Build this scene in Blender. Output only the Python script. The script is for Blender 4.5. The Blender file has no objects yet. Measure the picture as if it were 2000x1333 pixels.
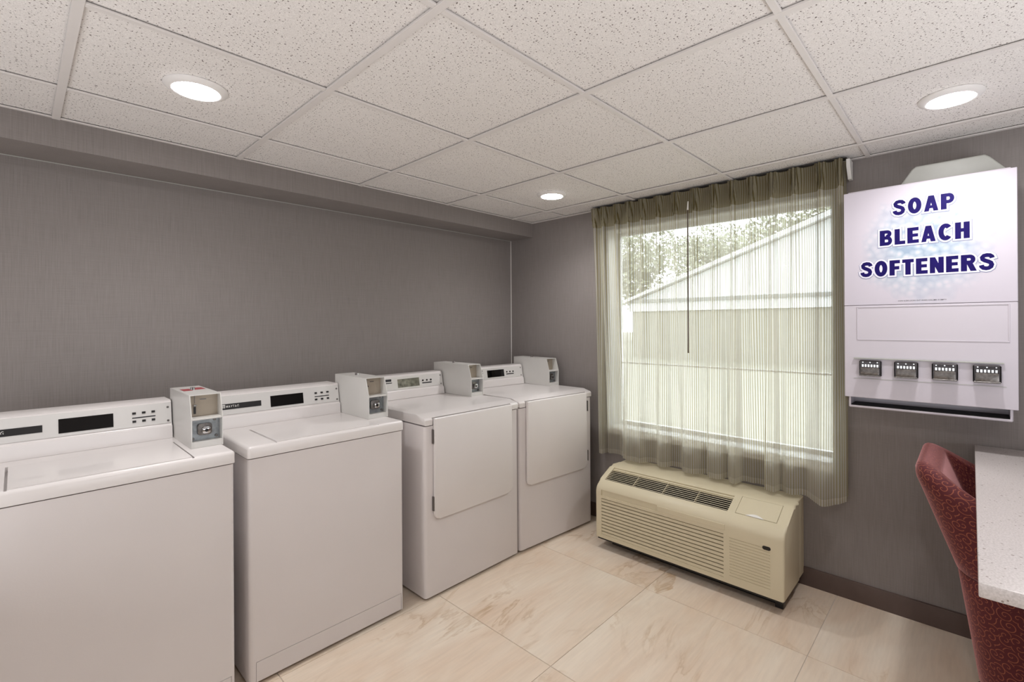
import bpy, bmesh, math, random
from mathutils import Vector, Matrix
random.seed(7)
S = bpy.context.scene
COL = S.collection
PI = math.pi

# ------------------------------------------------------------------ camera
cam_d = bpy.data.cameras.new('camera')
cam = bpy.data.objects.new('camera', cam_d)
COL.objects.link(cam)
cam_d.sensor_width = 36.0
cam_d.lens = 930.74 / 2000 * 36
cam_d.shift_x = -(1032.1 - 1000) / 2000
cam_d.shift_y = (631.5 - 666.5) / 2000
cam_d.clip_start = 0.05
CAM = Vector((-0.1069, -0.3536, 1.3544))
yaw, pitch, roll = math.radians(42.879), math.radians(0.0229), math.radians(-0.3604)
fw = Vector((math.cos(pitch) * math.cos(yaw), math.cos(pitch) * math.sin(yaw), math.sin(pitch)))
rt = Vector((math.sin(yaw), -math.cos(yaw), 0))
up = rt.cross(fw)
r2 = math.cos(roll) * rt + math.sin(roll) * up
u2 = -math.sin(roll) * rt + math.cos(roll) * up
cam.matrix_world = Matrix(((r2.x, u2.x, -fw.x, CAM.x), (r2.y, u2.y, -fw.y, CAM.y), (r2.z, u2.z, -fw.z, CAM.z), (0, 0, 0, 1)))
S.camera = cam

# ------------------------------------------------------------------ world, exposure
SPOT = 29.0         # power of each downlight
LAMP = 60.0        # radiance of the downlight lenses
SKY = 6.3
W = bpy.data.worlds.new('overcast_sky')
S.world = W
W.use_nodes = True
nt = W.node_tree
bg = nt.nodes['Background']
bg.inputs['Color'].default_value = (0.92, 0.96, 1.0, 1)
bg.inputs['Strength'].default_value = SKY
# added area lights, unseen behind the camera, aimed up to brighten the ceiling
FILL = 25.0
for loc, sx, sy, tilt, k in (((-1.0, .55, .95), 1.3, 2.2, (0, math.radians(180 + 25), 0), 0.75), ((.9, -1.35, .95), 2.2, 1.0, (math.radians(180 - 18), 0, 0), 1.1)):
    ld = bpy.data.lights.new('ceiling_fill', 'AREA')
    ld.shape = 'RECTANGLE'
    ld.size, ld.size_y = sx, sy
    ld.energy = FILL * k
    ld.color = (.94, .965, 1.0)
    lo = bpy.data.objects.new('ceiling_fill', ld)
    COL.objects.link(lo)
    lo.location = loc
    lo.rotation_euler = tilt
S.view_settings.view_transform = 'Standard'
S.view_settings.look = 'None'
S.view_settings.exposure = 0.0
S.view_settings.gamma = 1.0
S.view_settings.use_curve_mapping = False


# ------------------------------------------------------------------ helpers
def lin(r, g, b):
    f = lambda c: (c / 255 / 12.92) if c / 255 <= 0.04045 else ((c / 255 + 0.055) / 1.055) ** 2.4
    return (f(r), f(g), f(b), 1)


def newmat(name):
    m = bpy.data.materials.new(name)
    m.use_nodes = True
    n = m.node_tree
    return m, n, n.nodes['Principled BSDF']


def N(n, typ, **kw):
    x = n.nodes.new(typ)
    for k, v in kw.items():
        if k in x.inputs:
            x.inputs[k].default_value = v
        else:
            setattr(x, k, v)
    return x


def plain(name, rgb, rough=0.5, metal=0.0, vary=0.06, scale=30, bump=0.0, bscale=200, coat=0.0):
    """principled material with a little procedural tone variation and fine relief"""
    m, n, p = newmat(name)
    c = lin(*rgb)
    p.inputs['Roughness'].default_value = rough
    p.inputs['Metallic'].default_value = metal
    p.inputs['Coat Weight'].default_value = coat
    tc = N(n, 'ShaderNodeTexCoord')
    nz = N(n, 'ShaderNodeTexNoise', Scale=scale, Detail=3.0)
    n.links.new(tc.outputs['Object'], nz.inputs['Vector'])
    rp = N(n, 'ShaderNodeValToRGB')
    rp.color_ramp.elements[0].position = 0.3
    rp.color_ramp.elements[1].position = 0.7
    rp.color_ramp.elements[0].color = tuple(v * (1 - vary) for v in c[:3]) + (1,)
    rp.color_ramp.elements[1].color = tuple(min(1, v * (1 + vary)) for v in c[:3]) + (1,)
    n.links.new(nz.outputs['Fac'], rp.inputs['Fac'])
    n.links.new(rp.outputs['Color'], p.inputs['Base Color'])
    if bump:
        b2 = N(n, 'ShaderNodeTexNoise', Scale=bscale, Detail=2.0)
        n.links.new(tc.outputs['Object'], b2.inputs['Vector'])
        bp = N(n, 'ShaderNodeBump', Strength=bump, Distance=0.002)
        n.links.new(b2.outputs['Fac'], bp.inputs['Height'])
        n.links.new(bp.outputs['Normal'], p.inputs['Normal'])
    return m


def obj(name, bm, mat, parent=None, loc=(0, 0, 0), rotz=0.0, smooth=35, **props):
    me = bpy.data.meshes.new(name)
    bmesh.ops.recalc_face_normals(bm, faces=bm.faces)
    bm.to_mesh(me)
    bm.free()
    for p in me.polygons:
        p.use_smooth = True
    me.set_sharp_from_angle(angle=math.radians(smooth))
    me.materials.append(mat)
    o = bpy.data.objects.new(name, me)
    COL.objects.link(o)
    o.location = loc
    o.rotation_euler = (0, 0, rotz)
    if parent:
        o.parent = parent
    for k, v in props.items():
        o[k] = v
    return o


def thing(name, label, cat, loc=(0, 0, 0), rotz=0.0, group=None):
    o = bpy.data.objects.new(name, None)
    COL.objects.link(o)
    o.location = loc
    o.rotation_euler = (0, 0, rotz)
    o.empty_display_size = 0.1
    o['label'] = label
    o['category'] = cat
    if group:
        o['group'] = group
    return o


def tag(o, label, cat, group=None):
    o['label'] = label
    o['category'] = cat
    if group:
        o['group'] = group
    return o


def struct(name, bm, mat, parent=None, **kw):
    o = obj(name, bm, mat, parent, **kw)
    if parent is None:
        o['kind'] = 'structure'
    return o


def merge(bm, b2):
    me = bpy.data.meshes.new('tmp')
    b2.to_mesh(me)
    b2.free()
    bm.from_mesh(me)
    bpy.data.meshes.remove(me)
    return bm


def box(x0, x1, y0, y1, z0, z1, bev=0.0, seg=2, bm=None, sel=None):
    b = bmesh.new()
    v = [b.verts.new((x, y, z)) for x in (x0, x1) for y in (y0, y1) for z in (z0, z1)]
    for f in ((0, 1, 3, 2), (4, 6, 7, 5), (0, 4, 5, 1), (2, 3, 7, 6), (0, 2, 6, 4), (1, 5, 7, 3)):
        b.faces.new([v[i] for i in f])
    if bev:
        es = [e for e in b.edges if sel is None or sel((e.verts[0].co + e.verts[1].co) / 2)]
        bmesh.ops.bevel(b, geom=es, offset=bev, segments=seg, profile=0.5, affect='EDGES')
    return merge(bm, b) if bm else b


def cyl(p0, p1, r0, r1=None, n=16, bm=None, caps=True):
    r1 = r0 if r1 is None else r1
    b = bmesh.new()
    p0, p1 = Vector(p0), Vector(p1)
    d = p1 - p0
    bmesh.ops.create_cone(b, cap_ends=caps, segments=n, radius1=r0, radius2=r1, depth=d.length)
    q = Vector((0, 0, 1)).rotation_difference(d)
    bmesh.ops.transform(b, matrix=Matrix.Translation((p0 + p1) / 2) @ q.to_matrix().to_4x4(), verts=b.verts)
    return merge(bm, b) if bm else b


def lathe(prof, n=40, bm=None, center=(0, 0, 0)):
    b = bmesh.new()
    rings = []
    for r, z in prof:
        if r < 1e-6:
            rings.append([b.verts.new((center[0], center[1], center[2] + z))])
        else:
            rings.append([b.verts.new((center[0] + r * math.cos(2 * PI * i / n), center[1] + r * math.sin(2 * PI * i / n), center[2] + z)) for i in range(n)])
    for a, c in zip(rings, rings[1:]):
        for i in range(n):
            j = (i + 1) % n
            if len(a) == 1 and len(c) > 1:
                b.faces.new((a[0], c[i], c[j]))
            elif len(c) == 1 and len(a) > 1:
                b.faces.new((a[i], a[j], c[0]))
            elif len(a) > 1:
                b.faces.new((a[i], a[j], c[j], c[i]))
    return merge(bm, b) if bm else b


def prism(pts, a0, a1, f, bm=None, bev=0.0, seg=2, capbev=True):
    """polygon pts (p,q) extruded from a0 to a1; f(p,q,a) -> xyz"""
    b = bmesh.new()
    A = [b.verts.new(f(p, q, a0)) for p, q in pts]
    B = [b.verts.new(f(p, q, a1)) for p, q in pts]
    k = len(pts)
    fa = b.faces.new(A)
    fb = b.faces.new(B[::-1])
    for i in range(k):
        j = (i + 1) % k
        b.faces.new((A[i], B[i], B[j], A[j]))
    if bev:
        es = set(fa.edges) | set(fb.edges) if capbev else set(b.edges)
        bmesh.ops.bevel(b, geom=list(es), offset=bev, segments=seg, profile=0.5, affect='EDGES')
    return merge(bm, b) if bm else b


def rrect(x0, x1, z0, z1, r, n=6, corners=(1, 1, 1, 1)):
    """rounded rectangle points, corners = bl, br, tr, tl"""
    out = []
    for k, (cx, cz, a) in enumerate(((x0 + r, z0 + r, PI), (x1 - r, z0 + r, 1.5 * PI), (x1 - r, z1 - r, 0), (x0 + r, z1 - r, 0.5 * PI))):
        if corners[k]:
            out += [(cx + r * math.cos(a + i / n * PI / 2), cz + r * math.sin(a + i / n * PI / 2)) for i in range(n + 1)]
        else:
            out.append(((x0, z0), (x1, z0), (x1, z1), (x0, z1))[k])
    return out


def cut(o, cutters):
    """boolean away each cutter bmesh (object's local space), leaving a plain mesh"""
    tmp = []
    for b in cutters:
        me = bpy.data.meshes.new('cutter')
        bmesh.ops.recalc_face_normals(b, faces=b.faces)
        b.to_mesh(me)
        b.free()
        c = bpy.data.objects.new('cutter', me)
        COL.objects.link(c)
        tmp.append(c)
        m = o.modifiers.new('cut', 'BOOLEAN')
        m.operation = 'DIFFERENCE'
        m.solver = 'EXACT'
        m.object = c
    pl, ro, pa = o.location.copy(), o.rotation_euler.copy(), o.parent
    o.parent = None
    o.location = (0, 0, 0)
    o.rotation_euler = (0, 0, 0)
    bpy.context.view_layer.update()
    dg = bpy.context.evaluated_depsgraph_get()
    me = bpy.data.meshes.new_from_object(o.evaluated_get(dg))
    old = o.data
    o.modifiers.clear()
    o.data = me
    me.name = old.name
    bpy.data.meshes.remove(old)
    for p in me.polygons:
        p.use_smooth = True
    me.set_sharp_from_angle(angle=math.radians(35))
    o.location, o.rotation_euler, o.parent = pl, ro, pa
    for c in tmp:
        d = c.data
        bpy.data.objects.remove(c)
        bpy.data.meshes.remove(d)
    return o


def text_mesh(name, s, mat, parent, y0, y1, z0, z1, x, offset=0.0, depth=0.0008, bold=0.0):
    """flat lettering facing -X, reading along -Y, fitted to the box y0(left) .. y1(right), z0..z1"""
    cu = bpy.data.curves.new('t', 'FONT')
    cu.body = s
    cu.offset = bold
    cu.extrude = 0.0
    cu.space_character = 1.12
    to = bpy.data.objects.new('t', cu)
    COL.objects.link(to)
    bpy.context.view_layer.update()
    dg = bpy.context.evaluated_depsgraph_get()
    me0 = bpy.data.meshes.new_from_object(to.evaluated_get(dg))
    xs = [v.co.x for v in me0.vertices]
    ys = [v.co.y for v in me0.vertices]
    a0, a1, b0, b1 = min(xs), max(xs), min(ys), max(ys)
    cu.offset = bold + offset
    bpy.context.view_layer.update()
    dg = bpy.context.evaluated_depsgraph_get()
    me = bpy.data.meshes.new_from_object(to.evaluated_get(dg))
    bpy.data.objects.remove(to)
    bpy.data.curves.remove(cu)
    bpy.data.meshes.remove(me0)
    for v in me.vertices:
        u = (v.co.x - a0) / (a1 - a0)
        w = (v.co.y - b0) / (b1 - b0)
        v.co = (x, y0 + (y1 - y0) * u, z0 + (z1 - z0) * w)
    me.materials.clear()
    me.materials.append(mat)
    o = bpy.data.objects.new(name, me)
    COL.objects.link(o)
    o.parent = parent
    return o


# ------------------------------------------------------------------ materials
M = {}
M['enamel'] = plain('white_enamel', (226, 221, 219), 0.28, vary=0.012, scale=3, bump=0.02, bscale=160, coat=0.2)
M['enamel_panel'] = plain('white_enamel_panel', (221, 215, 214), 0.42, vary=0.015, scale=4, bump=0.06, bscale=220)
M['console'] = plain('brushed_console', (226, 224, 221), 0.22, metal=0.25, vary=0.015, scale=6)
M['coin_steel'] = plain('coin_box_paint', (214, 212, 208), 0.3, vary=0.02, scale=10)
M['coin_face'] = plain('coin_face_plate', (176, 164, 148), 0.4, metal=0.2, vary=0.05, scale=20)
M['galv'] = plain('galvanised_plate', (150, 155, 158), 0.35, metal=0.8, vary=0.2, scale=60)
M['chrome'] = plain('chrome', (205, 205, 205), 0.12, metal=1.0, vary=0.03)
M['dark_chrome'] = plain('worn_chrome', (122, 118, 115), 0.3, metal=1.0, vary=0.25, scale=120, bump=0.3, bscale=300)
M['coin_plate'] = plain('dark_coin_plate', (70, 67, 68), 0.25, metal=0.9, vary=0.2, scale=60)
M['black'] = plain('black_plastic', (22, 20, 20), 0.35, vary=0.1)
M['glossblack'] = plain('black_display_glass', (10, 9, 9), 0.06, vary=0.1)
M['rubber'] = plain('black_rubber', (18, 18, 18), 0.7, vary=0.2)
M['silver'] = plain('silvered_display', (150, 148, 145), 0.12, metal=1.0, vary=0.5, scale=40)
M['screw'] = plain('dull_screw', (120, 116, 114), 0.35, metal=0.9)
M['red'] = plain('red_sticker', (165, 70, 75), 0.5)
M['white'] = plain('white_paint', (236, 234, 230), 0.4, vary=0.01)
M['grid'] = plain('ceiling_grid_white', (222, 217, 214), 0.45, vary=0.01)
M['ring'] = plain('lamp_ring_white', (236, 233, 231), 0.5, vary=0.01)
M['base'] = plain('brown_baseboard', (92, 76, 70), 0.5, vary=0.05, scale=20)
M['void'] = plain('dark_void', (60, 58, 56), 0.9)
M['grout'] = plain('pale_grout', (214, 205, 194), 0.9, vary=0.04)
M['beige'] = plain('beige_plastic', (214, 204, 176), 0.42, vary=0.02, scale=5, bump=0.05, bscale=260)
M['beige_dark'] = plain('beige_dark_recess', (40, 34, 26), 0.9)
M['vend'] = plain('vending_white', (206, 200, 208), 0.3, vary=0.01, scale=4)
M['vinyl'] = plain('white_vinyl', (240, 240, 238), 0.35, vary=0.01)
M['hoodplastic'] = plain('pale_grey_plastic', (178, 179, 173), 0.45, vary=0.02)
M['navy'] = plain('navy_print', (27, 16, 88), 0.45, vary=0.12, scale=30)
M['navy'].node_tree.nodes['Principled BSDF'].inputs['Specular IOR Level'].default_value = .15
M['halo'] = plain('white_print', (226, 224, 236), 0.45, vary=0.0)
M['print_grey'] = plain('grey_blue_print', (128, 132, 160), 0.45, vary=0.1)
M['print_black'] = plain('black_print', (30, 28, 34), 0.5)
M['wand'] = plain('curtain_wand_brown', (96, 82, 66), 0.4)
M['wing'] = plain('exterior_siding', (200, 201, 202), 0.7, vary=0.02)
M['exttrim'] = plain('exterior_trim', (118, 118, 118), 0.7)
M['extwall'] = plain('exterior_wall', (136, 132, 122), 0.8)
M['roofing'] = plain('roof_shingle', (150, 148, 146), 0.9, vary=0.15)
M['bark'] = plain('bark', (110, 98, 84), 0.9, vary=0.2)
M['leaf'] = plain('leaf_green', (140, 142, 122), 0.7, vary=0.25, scale=2)
M['grass'] = plain('lawn', (130, 127, 116), 0.95, vary=0.12, scale=4)


def emit_mat(name, rgb, s):
    m, n, p = newmat(name)
    p.inputs['Base Color'].default_value = lin(*rgb)
    p.inputs['Emission Color'].default_value = lin(*rgb)
    p.inputs['Emission Strength'].default_value = s
    return m


M['lens'] = emit_mat('lamp_lens', (252, 250, 250), LAMP)


def wallpaper(name, rgb):
    m, n, p = newmat(name)
    p.inputs['Roughness'].default_value = 0.75
    g = N(n, 'ShaderNodeNewGeometry')
    mv = N(n, 'ShaderNodeMapping')
    mv.inputs['Scale'].default_value = (520, 520, 9)
    mh = N(n, 'ShaderNodeMapping')
    mh.inputs['Scale'].default_value = (9, 9, 620)
    n1 = N(n, 'ShaderNodeTexNoise', Scale=1.0, Detail=2.0)
    n2 = N(n, 'ShaderNodeTexNoise', Scale=1.0, Detail=2.0)
    for mm, nn in ((mv, n1), (mh, n2)):
        n.links.new(g.outputs['Position'], mm.inputs['Vector'])
        n.links.new(mm.outputs['Vector'], nn.inputs['Vector'])
    hf = N(n, 'ShaderNodeMix', data_type='FLOAT')
    hf.inputs['Factor'].default_value = 0.3
    n.links.new(n1.outputs['Fac'], hf.inputs[2])
    n.links.new(n2.outputs['Fac'], hf.inputs[3])
    rp = N(n, 'ShaderNodeValToRGB')
    c = lin(*rgb)
    rp.color_ramp.elements[0].position = 0.32
    rp.color_ramp.elements[1].position = 0.68
    rp.color_ramp.elements[0].color = tuple(v * 0.88 for v in c[:3]) + (1,)
    rp.color_ramp.elements[1].color = tuple(v * 1.12 for v in c[:3]) + (1,)
    n.links.new(hf.outputs[0], rp.inputs['Fac'])
    n.links.new(rp.outputs['Color'], p.inputs['Base Color'])
    bp = N(n, 'ShaderNodeBump', Strength=0.25, Distance=0.001)
    n.links.new(hf.outputs[0], bp.inputs['Height'])
    n.links.new(bp.outputs['Normal'], p.inputs['Normal'])
    return m


M['wall'] = wallpaper('grey_woven_wallpaper', (138, 131, 128))


def ceiling_mat():
    m, n, p = newmat('mineral_fibre_tile')
    p.inputs['Roughness'].default_value = 0.9
    g = N(n, 'ShaderNodeNewGeometry')
    # fissure flecks: small voronoi cells, each jittered, stretched by warped noise
    wv = N(n, 'ShaderNodeTexNoise', Scale=60.0, Detail=1.0)
    n.links.new(g.outputs['Position'], wv.inputs['Vector'])
    mx = N(n, 'ShaderNodeVectorMath', operation='MULTIPLY_ADD')
    mx.inputs[1].default_value = (0.012, 0.012, 0.0)
    n.links.new(wv.outputs['Color'], mx.inputs[0])
    n.links.new(g.outputs['Position'], mx.inputs[2])
    vo = N(n, 'ShaderNodeTexVoronoi', Scale=95.0, voronoi_dimensions='2D')
    n.links.new(mx.outputs[0], vo.inputs['Vector'])
    lt = N(n, 'ShaderNodeMath', operation='LESS_THAN')
    # radius per cell from cell colour
    sp = N(n, 'ShaderNodeSeparateColor')
    n.links.new(vo.outputs['Color'], sp.inputs[0])
    rr = N(n, 'ShaderNodeMapRange')
    rr.inputs['From Min'].default_value = 0.15
    rr.inputs['From Max'].default_value = 1.0
    rr.inputs['To Min'].default_value = 0.0
    rr.inputs['To Max'].default_value = 0.20
    n.links.new(sp.outputs[0], rr.inputs['Value'])
    n.links.new(vo.outputs['Distance'], lt.inputs[0])
    n.links.new(rr.outputs['Result'], lt.inputs[1])
    fine = N(n, 'ShaderNodeTexNoise', Scale=420.0, Detail=2.0)
    n.links.new(g.outputs['Position'], fine.inputs['Vector'])
    rp = N(n, 'ShaderNodeValToRGB')
    rp.color_ramp.elements[0].position = 0.3
    rp.color_ramp.elements[1].position = 0.65
    rp.color_ramp.elements[0].color = lin(216, 211, 208)
    rp.color_ramp.elements[1].color = lin(240, 236, 233)
    n.links.new(fine.outputs['Fac'], rp.inputs['Fac'])
    mix = N(n, 'ShaderNodeMix', data_type='RGBA')
    n.links.new(lt.outputs[0], mix.inputs['Factor'])
    n.links.new(rp.outputs['Color'], mix.inputs[6])
    mix.inputs[7].default_value = lin(120, 110, 106)
    n.links.new(mix.outputs[2], p.inputs['Base Color'])
    sub = N(n, 'ShaderNodeMath', operation='MULTIPLY_ADD')
    sub.inputs[1].default_value = -1.0
    n.links.new(lt.outputs[0], sub.inputs[0])
    n.links.new(fine.outputs['Fac'], sub.inputs[2])
    bp = N(n, 'ShaderNodeBump', Strength=0.35, Distance=0.002)
    n.links.new(sub.outputs[0], bp.inputs['Height'])
    n.links.new(bp.outputs['Normal'], p.inputs['Normal'])
    return m


M['tile_c'] = ceiling_mat()


def floor_mat():
    m, n, p = newmat('cream_stone_tile')
    p.inputs['Roughness'].default_value = 0.38
    g = N(n, 'ShaderNodeNewGeometry')
    oi = N(n, 'ShaderNodeObjectInfo')
    of = N(n, 'ShaderNodeVectorMath', operation='MULTIPLY_ADD')
    of.inputs[1].default_value = (7.0, 3.0, 5.0)
    cb = N(n, 'ShaderNodeCombineXYZ')
    for i in range(3):
        n.links.new(oi.outputs['Random'], cb.inputs[i])
    n.links.new(cb.outputs[0], of.inputs[0])
    n.links.new(g.outputs['Position'], of.inputs[2])
    mp = N(n, 'ShaderNodeMapping')
    mp.inputs['Rotation'].default_value = (0, 0, math.radians(-28))
    mp.inputs['Scale'].default_value = (1.3, 3.4, 1)
    n.links.new(of.outputs[0], mp.inputs['Vector'])
    # broad warm clouds
    c1 = N(n, 'ShaderNodeTexNoise', Scale=1.3, Detail=5.0, Roughness=0.55, Distortion=0.6)
    n.links.new(mp.outputs['Vector'], c1.inputs['Vector'])
    r1 = N(n, 'ShaderNodeValToRGB')
    r1.color_ramp.elements[0].position = 0.3
    r1.color_ramp.elements[1].position = 0.72
    r1.color_ramp.elements[0].color = lin(226, 203, 180)
    r1.color_ramp.elements[1].color = lin(240, 228, 211)
    n.links.new(c1.outputs['Fac'], r1.inputs['Fac'])
    # thin tan veins where a distorted noise crosses its middle
    c2 = N(n, 'ShaderNodeTexNoise', Scale=1.1, Detail=6.0, Roughness=0.6, Distortion=1.4)
    n.links.new(mp.outputs['Vector'], c2.inputs['Vector'])
    r2_ = N(n, 'ShaderNodeValToRGB')
    e = r2_.color_ramp.elements
    e[0].position = 0.0
    e[0].color = (0, 0, 0, 1)
    e[1].position = 1.0
    e[1].color = (0, 0, 0, 1)
    for pos, v in ((0.47, 0.0), (0.5, 1.0), (0.515, 0.5), (0.56, 0.0)):
        k = e.new(pos)
        k.color = (v, v, v, 1)
    n.links.new(c2.outputs['Fac'], r2_.inputs['Fac'])
    c3 = N(n, 'ShaderNodeTexNoise', Scale=2.6, Detail=2.0)
    n.links.new(of.outputs[0], c3.inputs['Vector'])
    r3 = N(n, 'ShaderNodeMapRange')
    r3.inputs['From Min'].default_value = 0.46
    r3.inputs['From Max'].default_value = 0.68
    r3.inputs['To Max'].default_value = 0.9
    n.links.new(c3.outputs['Fac'], r3.inputs['Value'])
    mu = N(n, 'ShaderNodeMath', operation='MULTIPLY')
    n.links.new(r2_.outputs['Color'], mu.inputs[0])
    n.links.new(r3.outputs['Result'], mu.inputs[1])
    mix = N(n, 'ShaderNodeMix', data_type='RGBA')
    n.links.new(mu.outputs[0], mix.inputs['Factor'])
    n.links.new(r1.outputs['Color'], mix.inputs[6])
    mix.inputs[7].default_value = lin(196, 166, 132)
    # fine streaks
    ms = N(n, 'ShaderNodeMapping')
    ms.inputs['Rotation'].default_value = (0, 0, math.radians(-28))
    ms.inputs['Scale'].default_value = (8, 90, 1)
    n.links.new(of.outputs[0], ms.inputs['Vector'])
    c4 = N(n, 'ShaderNodeTexNoise', Scale=1.0, Detail=2.0)
    n.links.new(ms.outputs['Vector'], c4.inputs['Vector'])
    m2 = N(n, 'ShaderNodeMix', data_type='RGBA', blend_type='MULTIPLY')
    m2.inputs['Factor'].default_value = 0.18
    n.links.new(mix.outputs[2], m2.inputs[6])
    n.links.new(c4.outputs['Fac'], m2.inputs[7])
    n.links.new(m2.outputs[2], p.inputs['Base Color'])
    return m


M['tile_f'] = floor_mat()


def quartz():
    m, n, p = newmat('speckled_quartz')
    p.inputs['Roughness'].default_value = 0.3
    tc = N(n, 'ShaderNodeTexCoord')
    mp = N(n, 'ShaderNodeMapping')
    mp.inputs['Scale'].default_value = (1.0, 1.0, 1.0)
    n.links.new(tc.outputs['Object'], mp.inputs['Vector'])
    vo = N(n, 'ShaderNodeTexVoronoi', Scale=130.0)
    n.links.new(mp.outputs[0], vo.inputs['Vector'])
    sp = N(n, 'ShaderNodeSeparateColor')
    n.links.new(vo.outputs['Color'], sp.inputs[0])
    rr = N(n, 'ShaderNodeMapRange')
    rr.inputs['From Min'].default_value = 0.87
    rr.inputs['From Max'].default_value = 1.0
    rr.inputs['To Max'].default_value = 0.42
    n.links.new(sp.outputs[0], rr.inputs['Value'])
    lt = N(n, 'ShaderNodeMath', operation='LESS_THAN')
    n.links.new(vo.outputs['Distance'], lt.inputs[0])
    n.links.new(rr.outputs['Result'], lt.inputs[1])
    nz = N(n, 'ShaderNodeTexNoise', Scale=260.0, Detail=3.0)
    n.links.new(tc.outputs['Object'], nz.inputs['Vector'])
    rp = N(n, 'ShaderNodeValToRGB')
    rp.color_ramp.elements[0].position = 0.35
    rp.color_ramp.elements[1].position = 0.65
    rp.color_ramp.elements[0].color = lin(196, 189, 186)
    rp.color_ramp.elements[1].color = lin(216, 209, 207)
    n.links.new(nz.outputs['Fac'], rp.inputs['Fac'])
    mix = N(n, 'ShaderNodeMix', data_type='RGBA')
    n.links.new(lt.outputs[0], mix.inputs['Factor'])
    n.links.new(rp.outputs['Color'], mix.inputs[6])
    mix.inputs[7].default_value = lin(150, 138, 132)
    n.links.new(mix.outputs[2], p.inputs['Base Color'])
    return m


M['quartz'] = quartz()


def scroll_fabric():
    m, n, p = newmat('burgundy_scroll_fabric')
    p.inputs['Roughness'].default_value = 0.75
    p.inputs['Sheen Weight'].default_value = 0.9
    p.inputs['Sheen Roughness'].default_value = 0.35
    p.inputs['Sheen Tint'].default_value = lin(255, 190, 190)
    uv = N(n, 'ShaderNodeUVMap', uv_map='cloth')
    SC = 33.0
    sc = N(n, 'ShaderNodeVectorMath', operation='SCALE')
    sc.inputs['Scale'].default_value = SC
    n.links.new(uv.outputs[0], sc.inputs[0])
    vo = N(n, 'ShaderNodeTexVoronoi', Scale=1.0, voronoi_dimensions='2D')
    vo.inputs['Randomness'].default_value = 0.85
    n.links.new(sc.outputs[0], vo.inputs['Vector'])
    df = N(n, 'ShaderNodeVectorMath', operation='SUBTRACT')
    n.links.new(sc.outputs[0], df.inputs[0])
    n.links.new(vo.outputs['Position'], df.inputs[1])
    sx = N(n, 'ShaderNodeSeparateXYZ')
    n.links.new(df.outputs[0], sx.inputs[0])
    at = N(n, 'ShaderNodeMath', operation='ARCTAN2')
    n.links.new(sx.outputs['Y'], at.inputs[0])
    n.links.new(sx.outputs['X'], at.inputs[1])
    scol = N(n, 'ShaderNodeSeparateColor')
    n.links.new(vo.outputs['Color'], scol.inputs[0])
    # handedness per cell
    gt = N(n, 'ShaderNodeMath', operation='GREATER_THAN')
    gt.inputs[1].default_value = 0.5
    n.links.new(scol.outputs[0], gt.inputs[0])
    sg = N(n, 'ShaderNodeMath', operation='MULTIPLY_ADD')
    sg.inputs[1].default_value = 2.0
    sg.inputs[2].default_value = -1.0
    n.links.new(gt.outputs[0], sg.inputs[0])
    as_ = N(n, 'ShaderNodeMath', operation='MULTIPLY')
    n.links.new(at.outputs[0], as_.inputs[0])
    n.links.new(sg.outputs[0], as_.inputs[1])
    ln = N(n, 'ShaderNodeVectorMath', operation='LENGTH')
    n.links.new(df.outputs[0], ln.inputs[0])
    ra = N(n, 'ShaderNodeMath', operation='MULTIPLY_ADD')
    ra.inputs[1].default_value = 15.0
    n.links.new(ln.outputs['Value'], ra.inputs[0])
    n.links.new(as_.outputs[0], ra.inputs[2])
    ph = N(n, 'ShaderNodeMath', operation='MULTIPLY_ADD')
    ph.inputs[1].default_value = 6.28
    n.links.new(scol.outputs[1], ph.inputs[0])
    n.links.new(ra.outputs[0], ph.inputs[2])
    sn = N(n, 'ShaderNodeMath', operation='COSINE')
    n.links.new(ph.outputs[0], sn.inputs[0])
    th = N(n, 'ShaderNodeMapRange')
    th.inputs['From Min'].default_value = 0.74
    th.inputs['From Max'].default_value = 0.95
    n.links.new(sn.outputs[0], th.inputs['Value'])
    # weave
    nz = N(n, 'ShaderNodeTexNoise', Scale=900.0, Detail=1.0)
    n.links.new(uv.outputs[0], nz.inputs['Vector'])
    rp = N(n, 'ShaderNodeValToRGB')
    rp.color_ramp.elements[0].color = lin(62, 11, 17)
    rp.color_ramp.elements[1].color = lin(98, 22, 31)
    n.links.new(nz.outputs['Fac'], rp.inputs['Fac'])
    mix = N(n, 'ShaderNodeMix', data_type='RGBA')
    n.links.new(th.outputs['Result'], mix.inputs['Factor'])
    n.links.new(rp.outputs['Color'], mix.inputs[6])
    mix.inputs[7].default_value = lin(146, 78, 56)
    n.links.new(mix.outputs[2], p.inputs['Base Color'])
    bp = N(n, 'ShaderNodeBump', Strength=0.3, Distance=0.001)
    n.links.new(nz.outputs['Fac'], bp.inputs['Height'])
    n.links.new(bp.outputs['Normal'], p.inputs['Normal'])
    return m


M['fabric'] = scroll_fabric()


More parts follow.
